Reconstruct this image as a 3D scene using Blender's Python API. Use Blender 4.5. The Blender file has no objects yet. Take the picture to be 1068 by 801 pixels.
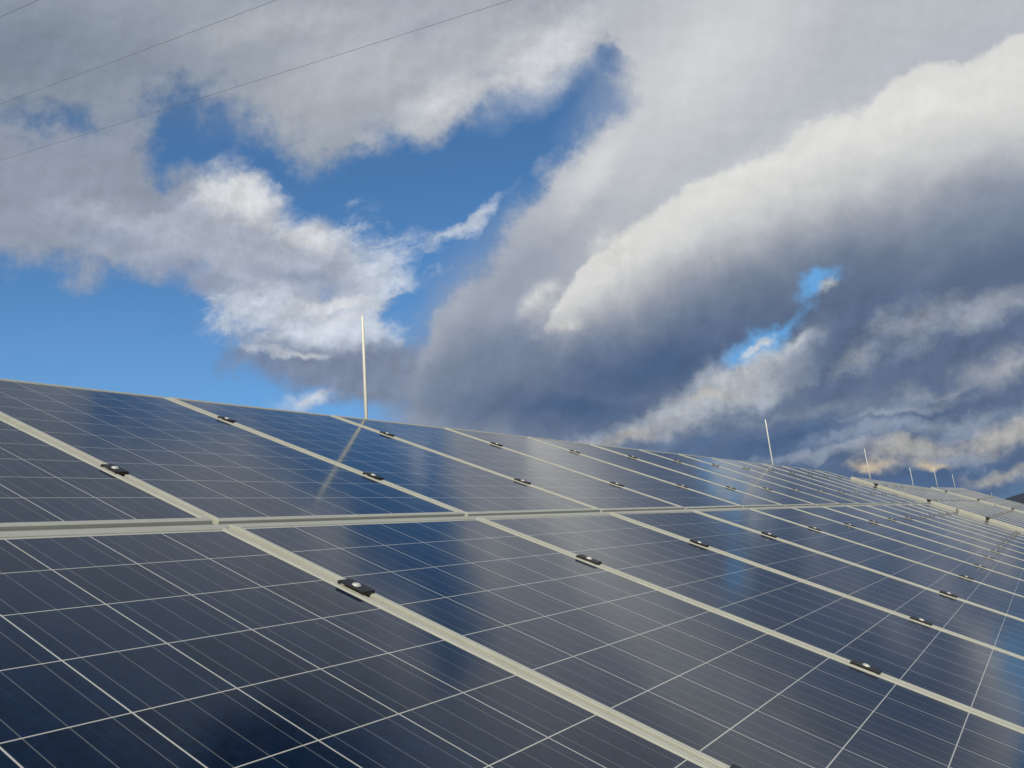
import bpy, bmesh, math, random
from mathutils import Matrix, Vector, noise as mnoise

random.seed(4)
S = bpy.context.scene
COL = S.collection

# ------------------------------------------------------------------ frame of reference
# The solar tables live in a "row" frame: u along the row, v up the slope, n off the glass.
ZEN = Vector((0.07667, 0.42422, 0.90231)).normalized()          # straight up, in row coordinates
_x = (Vector((1, 0, 0)) - ZEN * ZEN.x).normalized()
_y = ZEN.cross(_x)
ROWM = Matrix((_x, _y, ZEN)).to_4x4()                            # row frame -> world
ROWM.translation = Vector((0, 0, 1.5))

def W(u, v, n=0.0):
    return ROWM @ Vector((u, v, n))

# ------------------------------------------------------------------ camera
CX = Vector((0.52783, -0.81295, 0.24598))
CY = Vector((0.11124, -0.22095, -0.96892))                       # image down
CZ = Vector((0.84203, 0.53879, -0.02619))                        # looking
CPOS = Vector((-1.32599, -1.41357, 0.5208))
FPX = 895.55
cam = bpy.data.cameras.new('camera')
cam_o = bpy.data.objects.new('camera', cam)
COL.objects.link(cam_o)
S.camera = cam_o
cam.sensor_width = 36.0
cam.lens = FPX / 1068.0 * 36.0
cam.clip_start = 0.02
cam.clip_end = 30000
R3 = ROWM.to_3x3()
bx_, by_, bz_ = (R3 @ CX).normalized(), (R3 @ -CY).normalized(), (R3 @ -CZ).normalized()
mw = Matrix((bx_, by_, bz_)).transposed().to_4x4()
mw.translation = ROWM @ CPOS
cam_o.matrix_world = mw

# ------------------------------------------------------------------ colour management
S.view_settings.view_transform = 'Standard'
S.view_settings.look = 'None'
S.view_settings.exposure = 0.0
S.view_settings.gamma = 1.0
S.view_settings.use_curve_mapping = False
S.cycles.max_bounces = 6
S.cycles.glossy_bounces = 4
S.cycles.use_denoising = True

# ------------------------------------------------------------------ sun
SUN_EL, SUN_AZ = math.radians(24), math.radians(207)             # azimuth measured from world +X towards +Y
sd = Vector((math.cos(SUN_EL) * math.cos(SUN_AZ), math.cos(SUN_EL) * math.sin(SUN_AZ), math.sin(SUN_EL)))
sun = bpy.data.lights.new('sun', 'SUN')
sun.energy = 3.4
sun.angle = math.radians(0.5)
sun.color = (1.0, 0.89, 0.66)
sun_o = bpy.data.objects.new('sun', sun)
COL.objects.link(sun_o)
sun_o.rotation_euler = sd.to_track_quat('Z', 'Y').to_euler()
sun_o.location = sd * 60

# ------------------------------------------------------------------ node helper
class G:
    def __init__(s, tree):
        s.t = tree
        s.N = tree.nodes
        s.L = tree.links
    def put(s, sock, v):
        if v is None:
            return
        if isinstance(v, bpy.types.NodeSocket):
            s.L.new(v, sock)
        elif isinstance(v, (tuple, list)) and len(v) == 3 and sock.type == 'RGBA':
            sock.default_value = (*v, 1)
        else:
            sock.default_value = v
    def m(s, op, a, b=None, c=None, clamp=False):
        n = s.N.new('ShaderNodeMath'); n.operation = op; n.use_clamp = clamp
        for i, x in enumerate((a, b, c)):
            s.put(n.inputs[i], x)
        return n.outputs[0]
    def vm(s, op, a, b=None, scale=None, out=0):
        n = s.N.new('ShaderNodeVectorMath'); n.operation = op
        s.put(n.inputs[0], a); s.put(n.inputs[1], b)
        if scale is not None:
            s.put(n.inputs['Scale'], scale)
        return n.outputs[out]
    def dot(s, a, b):
        return s.vm('DOT_PRODUCT', a, b, out='Value')
    def mix(s, f, a, b, mode='MIX'):
        n = s.N.new('ShaderNodeMix'); n.data_type = 'RGBA'; n.blend_type = mode
        s.put(n.inputs['Factor'], f)
        s.put(n.inputs[6], a); s.put(n.inputs[7], b)
        return n.outputs[2]
    def noise(s, vec, scale, detail=4, rough=0.5, dist=0.0, out='Fac', lac=2.0):
        n = s.N.new('ShaderNodeTexNoise')
        s.put(n.inputs['Vector'], vec)
        n.inputs['Scale'].default_value = scale
        n.inputs['Detail'].default_value = detail
        n.inputs['Roughness'].default_value = rough
        n.inputs['Lacunarity'].default_value = lac
        n.inputs['Distortion'].default_value = dist
        return n.outputs[out]
    def step(s, v, a, b, lo=0.0, hi=1.0, smooth=True):
        n = s.N.new('ShaderNodeMapRange')
        n.interpolation_type = 'SMOOTHSTEP' if smooth else 'LINEAR'
        s.put(n.inputs['Value'], v)
        for k, x in (('From Min', a), ('From Max', b), ('To Min', lo), ('To Max', hi)):
            s.put(n.inputs[k], x)
        return n.outputs[0]
    def xyz(s, v):
        n = s.N.new('ShaderNodeSeparateXYZ'); s.put(n.inputs[0], v)
        return n.outputs
    def comb(s, x, y, z):
        n = s.N.new('ShaderNodeCombineXYZ')
        for i, q in enumerate((x, y, z)):
            s.put(n.inputs[i], q)
        return n.outputs[0]

def lin(c):
    return tuple(((v / 255) / 12.92) if v / 255 <= 0.04045 else (((v / 255) + 0.055) / 1.055) ** 2.4 for v in c)

# ------------------------------------------------------------------ world: Nishita sky with clouds
world = bpy.data.worlds.new('World')
S.world = world
world.use_nodes = True
wt = world.node_tree
wt.nodes.clear()
g = G(wt)
SKY_STRENGTH = 0.1
out = wt.nodes.new('ShaderNodeOutputWorld')
bg = wt.nodes.new('ShaderNodeBackground')
bg.inputs['Strength'].default_value = SKY_STRENGTH
wt.links.new(bg.outputs[0], out.inputs[0])
sky = wt.nodes.new('ShaderNodeTexSky')
sky.sky_type = 'NISHITA'
sky.sun_disc = False
sky.sun_elevation = SUN_EL
sky.sun_rotation = math.pi / 2 - SUN_AZ
sky.altitude = 400
sky.air_density = 1.0
sky.dust_density = 0.6
sky.ozone_density = 2.0
tc = wt.nodes.new('ShaderNodeTexCoord')
D = tc.outputs['Generated']
# fixed compass axes of the cloud chart (a flat chart of the sky to the east-north-east of the tables)
A1, A2, A3 = tuple(bx_), tuple(-by_), tuple(-bz_)
dz = g.m('MAXIMUM', g.dot(D, A3), 0.06)
px = g.m('DIVIDE', g.dot(D, A1), dz)
py = g.m('DIVIDE', g.dot(D, A2), dz)
P0 = g.comb(px, py, 0.0)                                       # chart position, radians-like units
U = 1.0 / FPX
def chart(x, y):
    return ((x - 534) * U, (y - 400.5) * U)

# noises shared by the clouds
ND = g.vm('MULTIPLY', P0, (1.0, 1.0, 1.0))
w_big = g.noise(ND, 3.2, 5, 0.55, out='Color')
w_fine = g.noise(ND, 15.0, 10, 0.64, out='Color')
warp1 = g.vm('SCALE', g.vm('SUBTRACT', w_big, (0.5, 0.5, 0.5)), scale=0.15)
warp2 = g.vm('SCALE', g.vm('SUBTRACT', w_fine, (0.5, 0.5, 0.5)), scale=0.055)
PS = g.vm('ADD', P0, warp2)                                     # lightly ragged
PW = g.vm('ADD', g.vm('ADD', P0, warp1), warp2)                 # strongly ragged
rotm = wt.nodes.new('ShaderNodeMapping'); rotm.vector_type = 'TEXTURE'
g.put(rotm.inputs['Vector'], PS)
rotm.inputs['Rotation'].default_value = (0, 0, math.radians(-22))
rotm.inputs['Scale'].default_value = (2.6, 1.0, 1.0)
PR = rotm.outputs[0]                                            # coordinates stretched along the cloud streets
def billow(P):
    return g.noise(P, 11.5, 12, 0.63)
n_e0 = billow(P0)
n_edge = g.m('SUBTRACT', n_e0, 0.5)
# light falls on the clouds from the upper left: slope of the billows towards it
relief = g.m('MULTIPLY', g.m('SUBTRACT', n_e0, billow(g.vm('ADD', P0, (-0.007, -0.010, 0)))), 4.2)
n_str = g.m('SUBTRACT', g.noise(PR, 11.0, 10, 0.64), 0.5)
n_soft = g.m('SUBTRACT', g.noise(PR, 3.5, 4, 0.5), 0.5)
NOISES = {'e': n_edge, 's': n_str, 'f': n_soft}

col = sky.outputs[0]
col = g.mix(1.0, col, (0.60, 0.95, 1.19), 'MULTIPLY')

def blob(x, y, rx, ry, ang, P):
    mp = wt.nodes.new('ShaderNodeMapping'); mp.vector_type = 'TEXTURE'
    g.put(mp.inputs['Vector'], P)
    cx, cy = chart(x, y)
    mp.inputs['Location'].default_value = (cx, cy, 0)
    mp.inputs['Rotation'].default_value = (0, 0, math.radians(ang))
    mp.inputs['Scale'].default_value = (rx * U, ry * U, 1)
    gr = wt.nodes.new('ShaderNodeTexGradient'); gr.gradient_type = 'SPHERICAL'
    g.put(gr.inputs[0], mp.outputs[0])
    return gr.outputs['Fac']

def cloud(colour, blobs, soft=0.5, amp=0.0, kind='e', alpha=1.0, P='s', var=0.06, rel=0.3):
    """one cloud: a union of ragged blobs, colour, edge softness, noise strength"""
    global col
    PP = {'0': P0, 's': PS, 'w': PW}[P]
    acc = None
    for b in blobs:
        gw = 1.0 + 0.32 * min(1.0, amp)
        v = blob(b[0], b[1], b[2] * gw, b[3] * gw, b[4], PP)
        acc = v if acc is None else g.m('MAXIMUM', acc, v)
    if amp:
        # noise only works inside the cloud's own reach
        acc = g.m('MULTIPLY_ADD', NOISES[kind], g.m('MULTIPLY', g.step(acc, 0.0, 0.3), amp), acc)
    t0 = 0.01 + 0.22 * min(1.0, amp)
    a = g.step(acc, t0, t0 + soft)
    if alpha != 1.0:
        a = g.m('MULTIPLY', a, alpha)
    c = tuple(v / SKY_STRENGTH for v in lin(colour))
    if var:
        k = g.m('MULTIPLY_ADD', n_soft, var * 4, 1.0)
        k = g.m('MULTIPLY_ADD', n_edge, var * 2.2, k)
        k = g.m('MAXIMUM', g.m('MULTIPLY_ADD', relief, rel * 0.55, k), 0.3)
        cn = g.vm('SCALE', c, scale=k)
    else:
        cn = c
    col = g.mix(a, col, cn)

# far side of the sky and the zenith: broken grey cloud
nb = g.noise(D, 2.2, 6, 0.55)
k_back = g.m('MULTIPLY', g.step(nb, 0.42, 0.62), g.step(g.dot(D, A3), 0.75, 0.35))
col = g.mix(k_back, col, tuple(v / SKY_STRENGTH for v in lin((150, 155, 166))))
#CLOUDS
# --- dark cloud high overhead, above the picture
cloud((92, 104, 124), [(330, -330, 480, 240, -8), (100, -200, 260, 120, 0)], soft=0.8, amp=0.5, kind='e')
# --- low veil over the left horizon
cloud((118, 168, 222), [(60, 430, 460, 170, 6)], soft=1.0, alpha=0.3, var=0)
# --- top left grey deck
cloud((156, 164, 176), [(150, -70, 430, 214, -4), (420, 20, 265, 140, -24), (590, -20, 105, 86, -38)],
      soft=0.22, amp=0.75, kind='e', P='w', rel=0.2)
cloud((146, 155, 171), [(30, 190, 200, 104, 14), (120, 215, 130, 52, 14)], soft=0.32, amp=1.0, kind='e', P='w', rel=0.25)
cloud((96, 108, 128), [(330, -260, 420, 190, -8)], soft=0.9)
cloud((122, 135, 152), [(10, 50, 320, 120, 8)], soft=1.0, alpha=0.85)
cloud((186, 190, 197), [(410, 60, 240, 85, -20)], soft=1.0, alpha=0.8, rel=0.25)
cloud((210, 212, 215), [(565, 55, 130, 62, -36), (465, 105, 120, 36, -24)], soft=0.9, alpha=0.85, amp=0.5, rel=0.4)
cloud((190, 194, 198), [(300, 20, 140, 30, -10)], soft=1.0, alpha=0.6, amp=0.5, rel=0.3)
cloud((150, 160, 178), [(400, 125, 70, 20, -14), (510, 75, 40, 12, -20), (440, 30, 60, 14, -20)], soft=0.9, alpha=0.5, amp=0.8)
# --- white cumulus in the left middle
cloud((168, 176, 192), [(265, 268, 170, 76, 20), (350, 290, 100, 60, 18), (150, 250, 120, 44, 16), (310, 335, 130, 56, 24)], soft=0.42, amp=1.3, kind='s', P='w', rel=0.5)
cloud((216, 218, 220), [(245, 214, 90, 27, 6), (322, 250, 90, 32, 22), (345, 322, 80, 13, -6)], soft=0.7, alpha=0.9, amp=1.5, kind='s', P='w', rel=0.7)
cloud((144, 154, 176), [(205, 290, 130, 26, 22), (310, 290, 80, 13, 8), (110, 250, 90, 24, 16), (290, 355, 100, 16, 12)], soft=0.8, alpha=0.9, amp=1.2, kind='s')
cloud((200, 209, 221), [(395, 285, 88, 68, 20), (340, 345, 140, 42, 4)], soft=0.6, amp=3.0, kind='s', P='w', alpha=0.9, rel=0.6)
cloud((210, 216, 224), [(478, 238, 84, 10, -32), (430, 252, 60, 16, -6)], soft=1.0, amp=3.2, kind='s', P='w', alpha=0.85, rel=0.6)
cloud((122, 134, 158), [(330, 387, 120, 34, 6), (400, 400, 120, 44, 0)], soft=0.5, amp=1.2, kind='s', P='w', rel=0.5)
cloud((202, 206, 213), [(320, 418, 50, 14, -5), (350, 338, 60, 12, -8), (300, 372, 60, 7, 4)], soft=0.8, amp=2.2, kind='s', P='w', alpha=0.85, rel=0.7)
# --- high pale sheet to the right of the blue hole
cloud((184, 188, 195), [(900, 20, 275, 330, 0), (690, 300, 410, 178, -50), (700, 20, 76, 60, 0), (545, 360, 145, 92, -38)], soft=0.16, amp=0.55, kind='e', P='s', var=0.02, rel=0.16)
cloud((150, 158, 174), [(530, 310, 200, 95, -46)], soft=1.0, alpha=1.0, var=0.04, rel=0.16)
cloud((211, 212, 213), [(740, 60, 230, 100, -44), (625, 170, 110, 36, -50)], soft=1.0, alpha=0.85, var=0.02, rel=0.12)
cloud((124, 136, 158), [(460, 400, 130, 85, -20)], soft=1.0, alpha=0.85, var=0.05, rel=0.35)
# --- the big roll cloud: bright crest first, dark belly over it
cloud((178, 183, 192), [(800, 175, 260, 60, -30), (1000, 60, 170, 50, -24)], soft=1.0, alpha=0.75, var=0.02, rel=0.12)
cloud((216, 216, 214), [(925, 290, 350, 180, -28), (755, 315, 175, 124, -36), (660, 335, 100, 78, -36), (1085, 145, 160, 116, -26), (1000, 190, 130, 130, -26)],
      soft=0.08, amp=0.40, kind='e', P='s', var=0.02, rel=0.12)
cloud((226, 226, 223), [(835, 178, 230, 62, -28), (980, 110, 140, 40, -24), (735, 225, 100, 34, -34)], soft=1.0, alpha=0.8, amp=0.3, var=0.02, rel=0.2)
cloud((136, 147, 164), [(835, 338, 440, 168, -25), (1030, 250, 270, 128, -24)], soft=0.75, amp=0.3, kind='f', P='s', var=0.04, rel=0.16)
cloud((94, 110, 137), [(830, 352, 410, 138, -20), (1020, 305, 260, 110, -20)], soft=0.75, amp=0.3, kind='f', P='s', var=0.05, rel=0.18)
cloud((116, 129, 152), [(520, 398, 130, 72, -22), (640, 408, 240, 98, -16)], soft=0.55, amp=0.6, kind='e', P='s', var=0.05, rel=0.3)
cloud((74, 97, 132), [(690, 385, 240, 66, -14), (600, 426, 180, 44, 0)], soft=1.0, alpha=0.95, var=0.06, rel=0.2)
cloud((220, 219, 213), [(655, 262, 50, 30, -30), (580, 312, 40, 26, -45), (600, 340, 30, 14, -20)], soft=1.0, amp=1.6, alpha=0.65, P='w', rel=0.7)
# --- right side under the roll
cloud((96, 114, 142), [(960, 470, 460, 110, -5)], soft=0.6, amp=0.4, kind='f', var=0.06)
cloud((168, 176, 187), [(770, 398, 150, 40, -26), (680, 440, 110, 20, -10)], soft=0.6, amp=1.0, kind='e', P='w', rel=0.7, alpha=0.95)
cloud((104, 166, 222), [(866, 297, 46, 17, -14), (812, 344, 62, 19, -30)], soft=0.7, amp=2.0, kind='e', P='w', var=0, alpha=0.95)
cloud((196, 201, 206), [(880, 304, 24, 9, -14), (838, 356, 40, 14, -20), (786, 378, 60, 15, -26), (800, 352, 24, 7, -30)], soft=0.9, amp=1.8, kind='e', P='w', rel=0.9, alpha=0.9)
cloud((178, 184, 192), [(770, 412, 170, 30, -14), (680, 446, 120, 16, -8), (800, 395, 80, 22, -20)], soft=0.9, amp=2.4, kind='s', P='w', rel=0.6, alpha=0.9)
cloud((92, 109, 138), [(970, 350, 190, 68, -18), (1050, 415, 190, 56, -8), (880, 400, 64, 26, -14)], soft=0.5, amp=1.4, kind='e', P='w', rel=0.5)
cloud((160, 167, 177), [(985, 325, 110, 32, -22), (1050, 305, 70, 24, -20), (900, 378, 70, 16, -30), (1000, 395, 100, 10, -16)], soft=1.0, amp=2.8, kind='s', alpha=0.75, P='w', rel=0.7)
cloud((78, 102, 138), [(850, 457, 330, 36, -4), (1000, 500, 230, 66, -6)], soft=0.7, amp=1.2, kind='s', var=0.08, rel=0.4)
cloud((150, 161, 177), [(980, 434, 200, 24, -12), (870, 474, 140, 10, -10), (800, 437, 150, 14, -8), (1010, 475, 130, 12, -10), (960, 415, 160, 10, -14)], soft=0.9, amp=3.0, kind='s', alpha=0.8, P='w', rel=0.6)
cloud((186, 182, 172), [(1050, 446, 90, 22, -18), (965, 468, 110, 18, -10), (640, 452, 70, 14, -10), (1050, 488, 60, 13, -8), (735, 412, 60, 12, -12)],
      soft=0.8, amp=1.6, kind='e', P='w', rel=1.0, alpha=0.65)
cloud((214, 196, 164), [(908, 493, 46, 14, -8), (978, 486, 30, 9, 0)], soft=0.8, amp=1.5, kind='e', P='w', rel=1.2, alpha=0.85)
# --- dark cloud added out of view, to darken the reflection in the nearest glass
cloud((48, 60, 80), [(560, -150, 150, 112, -10)], soft=0.3, amp=0.5, kind='e')
#END
wt.links.new(col, bg.inputs['Color'])

# ------------------------------------------------------------------ materials
def mat(name):
    m = bpy.data.materials.new(name); m.use_nodes = True
    t = m.node_tree
    b = t.nodes['Principled BSDF']
    return m, G(t), b

def m_alu():
    m, q, b = mat('anodised_aluminium')
    tc = q.N.new('ShaderNodeTexCoord').outputs['Object']
    n1 = q.noise(q.vm('MULTIPLY', tc, (1, 1, 1)), 14, 5, 0.6)
    n2 = q.noise(tc, 160, 3, 0.6)
    f = q.m('MULTIPLY_ADD', n2, 0.35, q.m('MULTIPLY', n1, 0.65))
    q.put(b.inputs['Base Color'], q.mix(f, (0.37, 0.375, 0.335), (0.56, 0.56, 0.505)))
    b.inputs['Metallic'].default_value = 0.12
    q.put(b.inputs['Roughness'], q.step(n1, 0.3, 0.7, 0.42, 0.58))
    return m

CW, RW = 0.1575, 0.1588
PW_, PL = 0.980, 1.640
def m_cells():
    m, q, b = mat('solar_cells_under_glass')
    tc = q.N.new('ShaderNodeTexCoord').outputs['Object']
    x, y, _ = q.xyz(tc)
    oi = q.N.new('ShaderNodeObjectInfo').outputs['Random']
    xc, yc = q.m('DIVIDE', x, CW), q.m('DIVIDE', y, RW)
    dx = q.m('ABSOLUTE', q.m('SUBTRACT', q.m('FRACT', q.m('ADD', xc, 20.5)), 0.5))
    dy = q.m('ABSOLUTE', q.m('SUBTRACT', q.m('FRACT', q.m('ADD', yc, 20.5)), 0.5))
    gx = q.m('LESS_THAN', dx, 0.0013 / CW)
    gy = q.m('LESS_THAN', dy, 0.0011 / RW)
    db = q.m('ABSOLUTE', q.m('SUBTRACT', q.m('FRACT', q.m('MULTIPLY', q.m('ADD', xc, 20.0), 3.0)), 0.5))
    bus = q.m('LESS_THAN', db, 0.0008 / CW * 3)
    edge = q.m('MAXIMUM', q.m('GREATER_THAN', q.m('ABSOLUTE', x), 3 * CW), q.m('GREATER_THAN', q.m('ABSOLUTE', y), 5 * RW))
    gap = q.m('MAXIMUM', q.m('MAXIMUM', gx, gy), edge)
    # each cell its own shade; crystal grains; every panel slightly its own tint
    idx = q.comb(q.m('FLOOR', q.m('ADD', xc, 20.0)), q.m('FLOOR', q.m('ADD', yc, 20.0)), q.m('MULTIPLY', oi, 57.0))
    wn = q.N.new('ShaderNodeTexWhiteNoise'); q.put(wn.inputs['Vector'], idx)
    vo = q.N.new('ShaderNodeTexVoronoi'); q.put(vo.inputs['Vector'], tc); vo.inputs['Scale'].default_value = 85
    vr = q.xyz(vo.outputs['Color'])[0]
    k = q.m('MULTIPLY_ADD', vr, 0.5, q.m('MULTIPLY_ADD', wn.outputs['Value'], 0.35, q.m('MULTIPLY_ADD', oi, 0.3, 0.5)))
    cellc = q.vm('SCALE', (0.0022, 0.0105, 0.034), scale=k)
    # fine irregular finger streaks along the ribbons
    st = q.noise(q.vm('MULTIPLY', tc, (1.0, 0.012, 1.0)), 420, 3, 0.7)
    cellc = q.vm('ADD', cellc, q.vm('SCALE', (0.010, 0.013, 0.018), scale=q.step(st, 0.52, 0.75)))
    # thin dust film with water marks
    du = q.noise(tc, 7.0, 8, 0.68, 1.2)
    cellc = q.vm('ADD', cellc, q.vm('SCALE', (0.0045, 0.0045, 0.004), scale=q.step(du, 0.5, 0.72)))
    c = q.mix(bus, cellc, (0.12, 0.13, 0.145))
    c = q.mix(gap, c, (0.52, 0.52, 0.49))
    q.put(b.inputs['Base Color'], c)
    # faint dust and smears on the glass
    n = q.noise(tc, 3.0, 6, 0.6)
    b.inputs['IOR'].default_value = 1.34
    q.put(b.inputs['Roughness'], q.step(n, 0.3, 0.7, 0.085, 0.125))
    b.inputs['Specular Tint'].default_value = (0.55, 0.88, 1.0, 1)      # anti-reflective coating
    b.inputs['Sheen Weight'].default_value = 0.03
    b.inputs['Sheen Roughness'].default_value = 0.35
    b.inputs['Sheen Tint'].default_value = (0.9, 0.86, 0.76, 1)
    return m

def m_plain(name, c, rough=0.6, metal=0.0, nscale=40, namp=0.25):
    m, q, b = mat(name)
    tc = q.N.new('ShaderNodeTexCoord').outputs['Object']
    n = q.noise(tc, nscale, 5, 0.6)
    lo = tuple(v * (1 - namp) for v in c); hi = tuple(min(1, v * (1 + namp)) for v in c)
    q.put(b.inputs['Base Color'], q.mix(n, lo, hi))
    b.inputs['Roughness'].default_value = rough
    b.inputs['Metallic'].default_value = metal
    return m

M_ALU = m_alu()
M_CELL = m_cells()
M_BACK = m_plain('white_backsheet', (0.7, 0.7, 0.68), 0.6)
M_BLACK = m_plain('black_clamp_coating', (0.018, 0.017, 0.017), 0.5, 0.0, 90, 0.4)
M_BOLT = m_plain('stainless_bolt', (0.78, 0.77, 0.73), 0.4, 0.35, 120, 0.12)
M_STEEL = m_plain('galvanised_steel', (0.46, 0.47, 0.47), 0.5, 0.5, 20, 0.25)
M_ROD = m_plain('bright_aluminium_rod', (0.84, 0.82, 0.75), 0.45, 0.0, 30, 0.06)
M_WIRE = m_plain('weathered_cable', (0.24, 0.25, 0.27), 0.6, 0.3, 5, 0.2)

# ------------------------------------------------------------------ object helpers
def obj(name, bm, m, parent=None, smooth=False):
    me = bpy.data.meshes.new(name)
    bmesh.ops.recalc_face_normals(bm, faces=bm.faces)
    bm.to_mesh(me); bm.free()
    for k in (m if isinstance(m, (list, tuple)) else [m]):
        me.materials.append(k)
    if smooth:
        for p in me.polygons:
            p.use_smooth = True
    o = bpy.data.objects.new(name, me)
    COL.objects.link(o)
    if parent:
        o.parent = parent
    return o

def thing(name, label=None, cat=None, group=None):
    o = bpy.data.objects.new(name, None)
    o.empty_display_size = 0.05
    COL.objects.link(o)
    tag(o, label, cat, group)
    return o

def tag(o, label=None, cat=None, group=None, kind=None):
    for k, v in (('label', label), ('category', cat), ('group', group), ('kind', kind)):
        if v:
            o[k] = v
    return o

def dup(root, label=None, group=None):
    r = root.copy(); COL.objects.link(r)
    if label: r['label'] = label
    if group: r['group'] = group
    for ch in list(root.children):
        c = ch.copy(); COL.objects.link(c); c.parent = r
        for gch in ch.children:
            d = gch.copy(); COL.objects.link(d); d.parent = c
    return r

def box(bm, x0, x1, y0, y1, z0, z1, bevel=0.0):
    vs = [bm.verts.new((x, y, z)) for x in (x0, x1) for y in (y0, y1) for z in (z0, z1)]
    q = [(0, 1, 3, 2), (4, 6, 7, 5), (0, 4, 5, 1), (2, 3, 7, 6), (0, 2, 6, 4), (1, 5, 7, 3)]
    fs = [bm.faces.new([vs[i] for i in f]) for f in q]
    if bevel:
        es = list({e for f in fs for e in f.edges})
        bmesh.ops.bevel(bm, geom=es, offset=bevel, segments=2, affect='EDGES', profile=0.6)

def tube(bm, pts, rads, seg=10, cap=True):
    rings = []
    for i, p in enumerate(pts):
        a = pts[max(i - 1, 0)]; b = pts[min(i + 1, len(pts) - 1)]
        t = (b - a).normalized()
        s = t.orthogonal().normalized(); w = t.cross(s)
        rings.append([bm.verts.new(p + (s * math.cos(2 * math.pi * k / seg) + w * math.sin(2 * math.pi * k / seg)) * rads[i]) for k in range(seg)])
    for r0, r1 in zip(rings, rings[1:]):
        for k in range(seg):
            bm.faces.new((r0[k], r0[(k + 1) % seg], r1[(k + 1) % seg], r1[k]))
    if cap:
        bm.faces.new(rings[0]); bm.faces.new(rings[-1])

# ------------------------------------------------------------------ terrain
SLOPE = ZEN.x / math.sqrt(1 - ZEN.x ** 2)
def ground_z(x, y):
    xx = max(-40.0, min(x, 75.0))
    over = max(0.0, abs(x - xx))
    z = SLOPE * xx + (-0.02 * over if x > 75 else -0.004 * over)
    z += 0.12 * mnoise.noise(Vector((x * 0.13, y * 0.13, 2.0))) * min(1.0, (abs(y) + abs(x - 10)) / 12.0)
    return z - max(0.0, over - 400) * 0.0

def axis(lim):
    a = [0.0]; s = 1.2
    while a[-1] < lim:
        a.append(a[-1] + s); s *= 1.09
    return sorted({-v for v in a} | set(a))
bm = bmesh.new()
ax = axis(7000)
grid = [[bm.verts.new((x + 10, y, max(-40, ground_z(x + 10, y)))) for y in ax] for x in ax]
for i in range(len(ax) - 1):
    for j in range(len(ax) - 1):
        bm.faces.new((grid[i][j], grid[i + 1][j], grid[i + 1][j + 1], grid[i][j + 1]))
mg, q, b = mat('meadow_ground')
tcg = q.N.new('ShaderNodeTexCoord').outputs['Object']
n1 = q.noise(tcg, 0.35, 8, 0.62); n2 = q.noise(tcg, 9, 6, 0.6)
c = q.mix(q.step(n1, 0.35, 0.65), (0.045, 0.06, 0.02), (0.10, 0.095, 0.05))
q.put(b.inputs['Base Color'], q.mix(q.m('MULTIPLY', n2, 0.6), c, (0.05, 0.045, 0.03)))
b.inputs['Roughness'].default_value = 0.95
bp = q.N.new('ShaderNodeBump'); bp.inputs['Strength'].default_value = 0.8; bp.inputs['Distance'].default_value = 0.06
q.put(bp.inputs['Height'], n2); q.L.new(bp.outputs[0], b.inputs['Normal'])
o = obj('ground', bm, mg, smooth=True); tag(o, kind='structure')

# far dark hills at the right edge of the view
def cam_dir(x, y):
    d = CX * ((x - 534) / FPX) + CY * ((y - 400.5) / FPX) + CZ
    return (R3 @ d).normalized()
CAMW = ROWM @ CPOS
bm = bmesh.new()
d0 = cam_dir(1050, 518)
az0 = math.atan2(d0.y, d0.x)
rows = []
NA = 160
for i in range(NA + 1):
    az = az0 + 0.05 - 1.3 * i / NA
    da = (az0 - az)
    e = math.asin(cam_dir(1056, 519.5).z) + 0.005 * (1 - math.exp(-max(0, da) * 30)) * 1.0 + min(0, da) * 0.35
    e += 0.0035 * mnoise.fractal(Vector((az * 14, 0.3, 0)), 0.8, 2.0, 5)
    col_ = []
    for dist, k in ((3600, -0.15), (4300, 0.45), (5000, 0.8), (5600, 1.0), (6300, 0.8), (7600, -0.1)):
        h = 5600 * math.tan(e) * k
        h += 40 * mnoise.fractal(Vector((az * 22, dist * 0.002, 3)), 0.9, 2.0, 5) * (1 if 0 < k < 1 else 0)
        col_.append(bm.verts.new((CAMW.x + dist * math.cos(az), CAMW.y + dist * math.sin(az), CAMW.z + h)))
    rows.append(col_)
for r0, r1 in zip(rows, rows[1:]):
    for k in range(len(r0) - 1):
        bm.faces.new((r0[k], r0[k + 1], r1[k + 1], r1[k]))
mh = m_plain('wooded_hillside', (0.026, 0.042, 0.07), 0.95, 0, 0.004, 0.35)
o = obj('hills', bm, mh, smooth=True); tag(o, kind='structure')

# ------------------------------------------------------------------ the solar panel (built once, then copied)
def frame_mesh():
    bm = bmesh.new()
    hx, hy = PW_ / 2, PL / 2
    # (inset, height) around the frame's section, from the back flange over the top to the glass
    prof = [(0.030, -0.0345), (0.030, -0.037), (0.0, -0.037), (0.0, -0.020), (0.0008, -0.0193), (0.0008, -0.0175), (0.0, -0.0168), (0.0, 0.0016), (0.0012, 0.0028), (0.0062, 0.0030), (0.0067, 0.0022), (0.0078, 0.0022), (0.0083, 0.0030),
            (0.0142, 0.0029), (0.0150, 0.0022), (0.0152, -0.001)]
    loops = []
    for ins, z in prof:
        iy = ins * (1.32 if z > -0.03 else 1.0)
        loops.append([bm.verts.new((sx * (hx - ins), sy * (hy - iy), z)) for sx, sy in ((-1, -1), (1, -1), (1, 1), (-1, 1))])
    for a, c_ in zip(loops, loops[1:]):
        for k in range(4):
            bm.faces.new((a[k], a[(k + 1) % 4], c_[(k + 1) % 4], c_[k]))
    return bm

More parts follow.
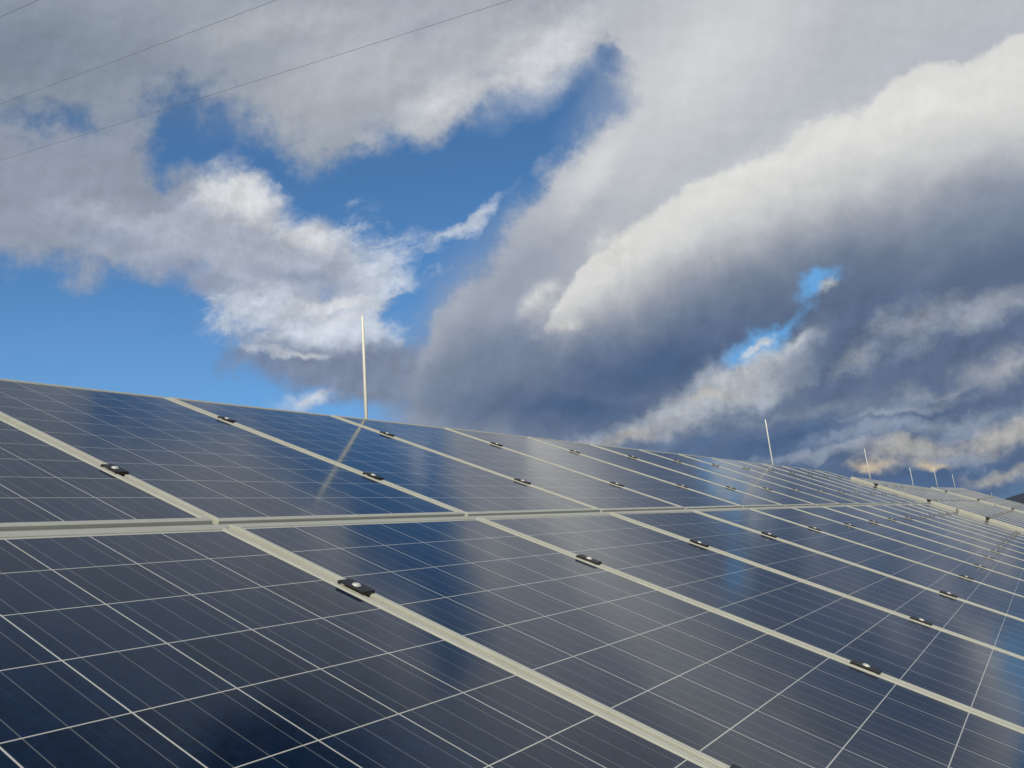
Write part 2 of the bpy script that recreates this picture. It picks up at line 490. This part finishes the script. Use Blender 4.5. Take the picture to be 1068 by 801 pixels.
panel0 = thing('solar_panel', 'solar panel', 'solar panel')
f_ = obj('frame', frame_mesh(), M_ALU, panel0)
bm = bmesh.new()
box(bm, -PW_ / 2 + 0.0140, PW_ / 2 - 0.0140, -PL / 2 + 0.019, PL / 2 - 0.019, -0.0055, 0.0)
gl = obj('glass', bm, [M_CELL, M_BACK], panel0)
for p in gl.data.polygons:
    if p.normal.z < -0.5:
        p.material_index = 1
# ------------------------------------------------------------------ the clamp (built once)
clamp0 = thing('clamp', 'clamp', 'clamp')
bm = bmesh.new()
box(bm, -0.0185, 0.0185, -0.034, 0.034, 0.0058, 0.0094, 0.0008)
for sy in (-1, 1):
    box(bm, -0.0180, 0.0180, sy * 0.0322 - 0.0030, sy * 0.0322 + 0.0030, 0.0030, 0.0062)
pl_ = obj('pressure_plate', bm, M_BLACK, clamp0)
bm = bmesh.new()
box(bm, -0.0075, 0.0075, -0.020, 0.020, -0.036, 0.0058)
obj('stem', bm, M_BLACK, clamp0)
bm = bmesh.new()
Z = Vector((0, 0, 1))
tube(bm, [Z * 0.0090, Z * 0.0100], [0.0098, 0.0095], 20)                    # washer
tube(bm, [Z * 0.0099, Z * 0.0118, Z * 0.0124], [0.0074, 0.0074, 0.0066], 20, False)
def disc(r, z):
    return [bm.verts.new((r * math.cos(2 * math.pi * k / 6), r * math.sin(2 * math.pi * k / 6), z)) for k in range(6)]
rim = [bm.verts.new((0.0066 * math.cos(2 * math.pi * k / 18), 0.0066 * math.sin(2 * math.pi * k / 18), 0.0124)) for k in range(18)]
h0, h1 = disc(0.0034, 0.0124), disc(0.0034, 0.0100)
for k in range(6):                                                         # flat top round a hexagonal socket
    bm.faces.new((h0[k], h0[(k + 1) % 6], h1[(k + 1) % 6], h1[k]))
    bm.faces.new((rim[3 * k], rim[3 * k + 1], rim[3 * k + 2], rim[(3 * k + 3) % 18], h0[(k + 1) % 6], h0[k]))
bm.faces.new(h1)
obj('bolt', bm, M_BOLT, clamp0)

# ------------------------------------------------------------------ the three tables
PITCH = 0.99836
ORD = ['first', 'second', 'third', 'fourth', 'fifth', 'sixth', 'seventh', 'eighth', 'ninth', 'tenth', 'eleventh', 'twelfth', 'thirteenth', 'fourteenth', 'fifteenth', 'sixteenth']

def surf1(u, v):
    return -0.00023 * u * u + 0.00242 * u * v
T2U = 14.03
def surf2(u, v):
    t = (u - T2U) / 12.0
    near = -0.035 + (v + 1.18) * 0.0280
    far = -0.062 + (v + 1.0) * 0.001
    return near * (1 - t) + far * t
T3U = 26.06
def surf3(u, v):
    t = (u - T3U) / 10.0
    near = -0.024 - (v + 0.91) * 0.0034
    far = 0.036
    return near * (1 - t) + far * t

def local_matrix(fn, u, v):
    e = 0.01
    o_ = Vector((u, v, fn(u, v)))
    tu = Vector((2 * e, 0, fn(u + e, v) - fn(u - e, v))).normalized()
    tv = Vector((0, 2 * e, fn(u, v + e) - fn(u, v - e)))
    n = tu.cross(tv).normalized(); tv = n.cross(tu)
    mm = Matrix((tu, tv, n)).transposed().to_4x4()
    mm.translation = o_
    return ROWM @ mm

LOW_TOP, UP_BOT = 0.084, 0.1205
used = {'p': False, 'c': False}
def place_panel(fn, u, v, label, group):
    o = panel0 if not used['p'] else dup(panel0)
    used['p'] = True
    o['label'] = label; o['group'] = group
    mm = local_matrix(fn, u, v)
    jit = Matrix.Rotation(random.gauss(0, 0.0009), 4, 'X') @ Matrix.Rotation(random.gauss(0, 0.0012), 4, 'Y')
    o.matrix_world = mm @ jit
    return o
def place_clamp(fn, u, v, label, group):
    o = clamp0 if not used['c'] else dup(clamp0)
    used['c'] = True
    o['label'] = label; o['group'] = group
    o.matrix_world = local_matrix(fn, u, v) @ Matrix.Translation((random.gauss(0, 0.001), random.gauss(0, 0.006), 0.0005)) @ Matrix.Rotation(random.gauss(0, 0.03), 4, 'Z')
    return o

def table(fn, u_start, first, count, dv, which, panel_label, clamp_label, mount_label, end_plates=None):
    up_c, lo_c = UP_BOT + PL / 2 + dv, LOW_TOP - PL / 2 + dv
    for i in range(count):
        u = u_start + (first + i + 0.5) * PITCH
        for row, vc in (('upper', up_c), ('lower', lo_c)):
            place_panel(fn, u, vc, panel_label(row, i), 'solar panels of the ' + which + ' table')
    seams = list(range(1, count))
    for s in seams:
        u = u_start + (first + s) * PITCH
        for row, vc in (('upper', up_c), ('lower', lo_c)):
            for pos, dvv in (('higher', 0.41), ('lower', -0.41)):
                place_clamp(fn, u, vc + dvv, clamp_label(row, s, pos), 'clamps on the ' + which + ' table')
    # steel mounting frame beneath: four rails along the row and pairs of posts
    mf = thing('mounting_frame', mount_label, 'mounting frame', 'steel frames under the tables')
    mf.location = ROWM @ Vector((u_start + (first + count / 2) * PITCH, dv, -0.6))
    bpy.context.view_layer.update()
    inv = mf.matrix_world.inverted()
    u0, u1 = u_start + first * PITCH + 0.05, u_start + (first + count) * PITCH - 0.05
    for vc in (up_c + 0.41, up_c - 0.41, lo_c + 0.41, lo_c - 0.41):
        bm = bmesh.new()
        n = count * 2
        sec = [(-0.022, -0.040), (0.022, -0.040), (0.022, -0.085), (-0.022, -0.085)]
        prev = None
        for k in range(n + 1):
            u = u0 + (u1 - u0) * k / n
            rr = [bm.verts.new(inv @ (ROWM @ Vector((u, vc + a, fn(u, vc) + z - 0.006)))) for a, z in sec]
            if prev:
                for j in range(4):
                    bm.faces.new((prev[j], prev[(j + 1) % 4], rr[(j + 1) % 4], rr[j]))
            else:
                bm.faces.new(rr)
            prev = rr
        bm.faces.new(prev)
        obj('rail', bm, M_STEEL, mf)
    # light strip closing most of the slot between the two rows
    bm = bmesh.new(); prev = None
    for k in range(count * 2 + 1):
        u = u0 - 0.04 + (u1 - u0 + 0.08) * k / (count * 2)
        rr = [bm.verts.new(inv @ (ROWM @ Vector((u, v + dv, fn(u, v + dv) + z)))) for v, z in
              ((LOW_TOP + 0.0015, -0.0030), (LOW_TOP + 0.012, -0.0016), (LOW_TOP + 0.0235, -0.0026), (LOW_TOP + 0.0235, -0.03), (LOW_TOP + 0.0015, -0.03))]
        if prev:
            for j in range(5):
                bm.faces.new((prev[j], prev[(j + 1) % 5], rr[(j + 1) % 5], rr[j]))
        else:
            bm.faces.new(rr)
        prev = rr
    bm.faces.new(prev)
    obj('cover_strip', bm, M_ALU, mf)
    if end_plates:
        ue = u_start - 0.003
        stops = [lo_c - PL / 2, lo_c - 0.41, lo_c + 0.41, LOW_TOP + dv + 0.018, up_c - 0.41, up_c + 0.41, up_c + PL / 2]
        for va, vb in zip(stops, stops[1:]):
            va += 0.022; vb -= 0.022
            bm = bmesh.new()
            vs = []
            for uu in (ue - 0.004, ue):
                for vv in (va, vb):
                    low = min(fn(uu, vv) - 0.032, end_plates[0](end_plates[1], vv) - 0.002)
                    for zz in (fn(uu, vv) + 0.0038, low):
                        vs.append(bm.verts.new(inv @ (ROWM @ Vector((uu, vv, zz)))))
            for f in ((0, 1, 3, 2), (4, 6, 7, 5), (0, 4, 5, 1), (2, 3, 7, 6), (0, 2, 6, 4), (1, 5, 7, 3)):
                bm.faces.new([vs[i] for i in f])
            obj('end_plate', bm, M_ALU, mf)
    k = u0 + 0.6
    while k < u1:
        tops = []
        for v in (up_c + 0.1, lo_c - 0.1):
            top = ROWM @ Vector((k, v, fn(k, v) - 0.19))
            bot = Vector((top.x, top.y, ground_z(top.x, top.y) - 0.4))
            bm = bmesh.new()
            tube(bm, [inv @ bot, inv @ top], [0.045, 0.045], 12)
            obj('post', bm, M_STEEL, mf, True)
            tops.append(top)
        bm = bmesh.new()
        a = ROWM @ Vector((k, up_c + 0.6, fn(k, up_c) - 0.135)); b_ = ROWM @ Vector((k, lo_c - 0.6, fn(k, lo_c) - 0.135))
        tube(bm, [inv @ a, inv @ b_], [0.038, 0.038], 4)
        obj('beam', bm, M_STEEL, mf)
        k += 2.9

table(surf1, 0.0, -1, 15, 0.0, 'near',
      lambda row, i: 'dark blue solar panel, %s from the left in the %s row of the near table' % (ORD[i], row),
      lambda row, s, pos: 'black clamp, %s of two on the %s %s-row seam from the left, near table' % (pos, ORD[s - 1], row),
      'mounting frame under the near table, its pale strip showing between the two rows')
table(surf2, T2U, 0, 12, -0.37, 'second',
      lambda row, i: 'pale grey glinting solar panel in the %s row of the second table' % row,
      lambda row, s, pos: 'tiny dark clamp, %s of its pair, on the %s row of the second table' % (pos, row),
      'mounting frame under the second table, its white edge plates showing', (surf1, 13.98))
table(surf3, T3U, 0, 10, -0.33, 'farthest',
      lambda row, i: 'pale grey glinting solar panel in the %s row of the farthest table' % row,
      lambda row, s, pos: 'tiny dark clamp, %s of its pair, on the %s row of the farthest table' % (pos, row),
      'mounting frame under the farthest table, its white edge plates showing', (surf2, 26.0))
# end clamps in front of the white edge where the second and third tables begin
for fn, u, dv, nm in ((surf2, T2U, -0.37, 'second'), (surf3, T3U, -0.33, 'farthest')):
    for row, vc in (('upper', UP_BOT + PL / 2 + dv), ('lower', LOW_TOP - PL / 2 + dv)):
        for pos, dvv in (('higher', 0.41), ('lower', -0.41)):
            place_clamp(fn, u - 0.012, vc + dvv, 'dark end clamp, %s of two on %s half of the %s table white edge' % (pos, row, nm), 'clamps on white table edges')

# ------------------------------------------------------------------ lightning rods behind the tables
RODS = [(2.338, 0.006, 0.617, 'tall white lightning rod rising behind the blue panels left of centre'),
        (10.758, 0.009, 0.658, 'second white lightning rod from the left, against dark blue cloud'),
        (18.477, -0.035, 0.652, 'third lightning rod from the left, in front of warm lit cloud'),
        (25.582, -0.124, 0.537, 'fourth lightning rod from the left, behind the second table'),
        (31.642, -0.068, 0.649, 'fifth lightning rod from the left, beside the far white table edge'),
        (37.934, -0.022, 0.534, 'sixth lightning rod from the left, thin and far away'),
        (66.0, -0.38, 0.27, 'short white rod stub at the far right end of the tables')]
for u, n, L, lab in RODS:
    base = W(u, 1.82, n)
    gz = ground_z(base.x, base.y)
    bm = bmesh.new()
    dn = base.z - gz
    r = 0.0100
    tube(bm, [Vector((0, 0, -0.2)), Vector((0, 0, dn - 0.25)), Vector((0, 0, dn - 0.20))], [0.02, 0.02, r], 12)
    tube(bm, [Vector((0, 0, dn - 0.21)), Vector((0, 0, dn + L * 0.9)), Vector((0, 0, dn + L - 0.01)), Vector((0, 0, dn + L))], [r, r * 0.8, r * 0.7, r * 0.25], 12)
    o = obj('lightning_rod', bm, M_ROD, None, True)
    o.location = (base.x, base.y, gz)
    tag(o, lab, 'lightning rod', 'lightning rods behind the tables')

# ------------------------------------------------------------------ overhead cables
def ray(x, y):
    return cam_dir(x, y)
vp = cam_dir(-983, 464)
for (xa, ya), (xb, yb), dist, lab in (((0, 17), (40, 0), 26.0, 'short overhead cable crossing the upper left corner of the sky'),
                                     ((0, 105), (288, 0), 25.0, 'overhead cable crossing the upper left sky, middle of three'),
                                     ((0, 163), (533, 0), 24.0, 'longest overhead cable, lowest of three across the upper left sky')):
    p0 = CAMW + ray(xb, yb) * dist
    # direction of the span: the point where the cable leaves the left edge lies on the same span
    da = ray(xa, ya)
    pl_n = da.cross(ray(xb, yb)).normalized()
    dirn = (vp - pl_n * vp.dot(pl_n)).normalized()
    bm = bmesh.new()
    pts = []
    for k in range(61):
        s = -60 + 180 * k / 60.0
        sag = 0.00022 * (s - 30) ** 2 - 0.00022 * 900
        pts.append(dirn * s + Vector((0, 0, sag)))
    tube(bm, pts, [0.0055] * len(pts), 6)
    o = obj('overhead_cable', bm, M_WIRE, None, True)
    o.location = p0
    tag(o, lab, 'cable', 'overhead cables')
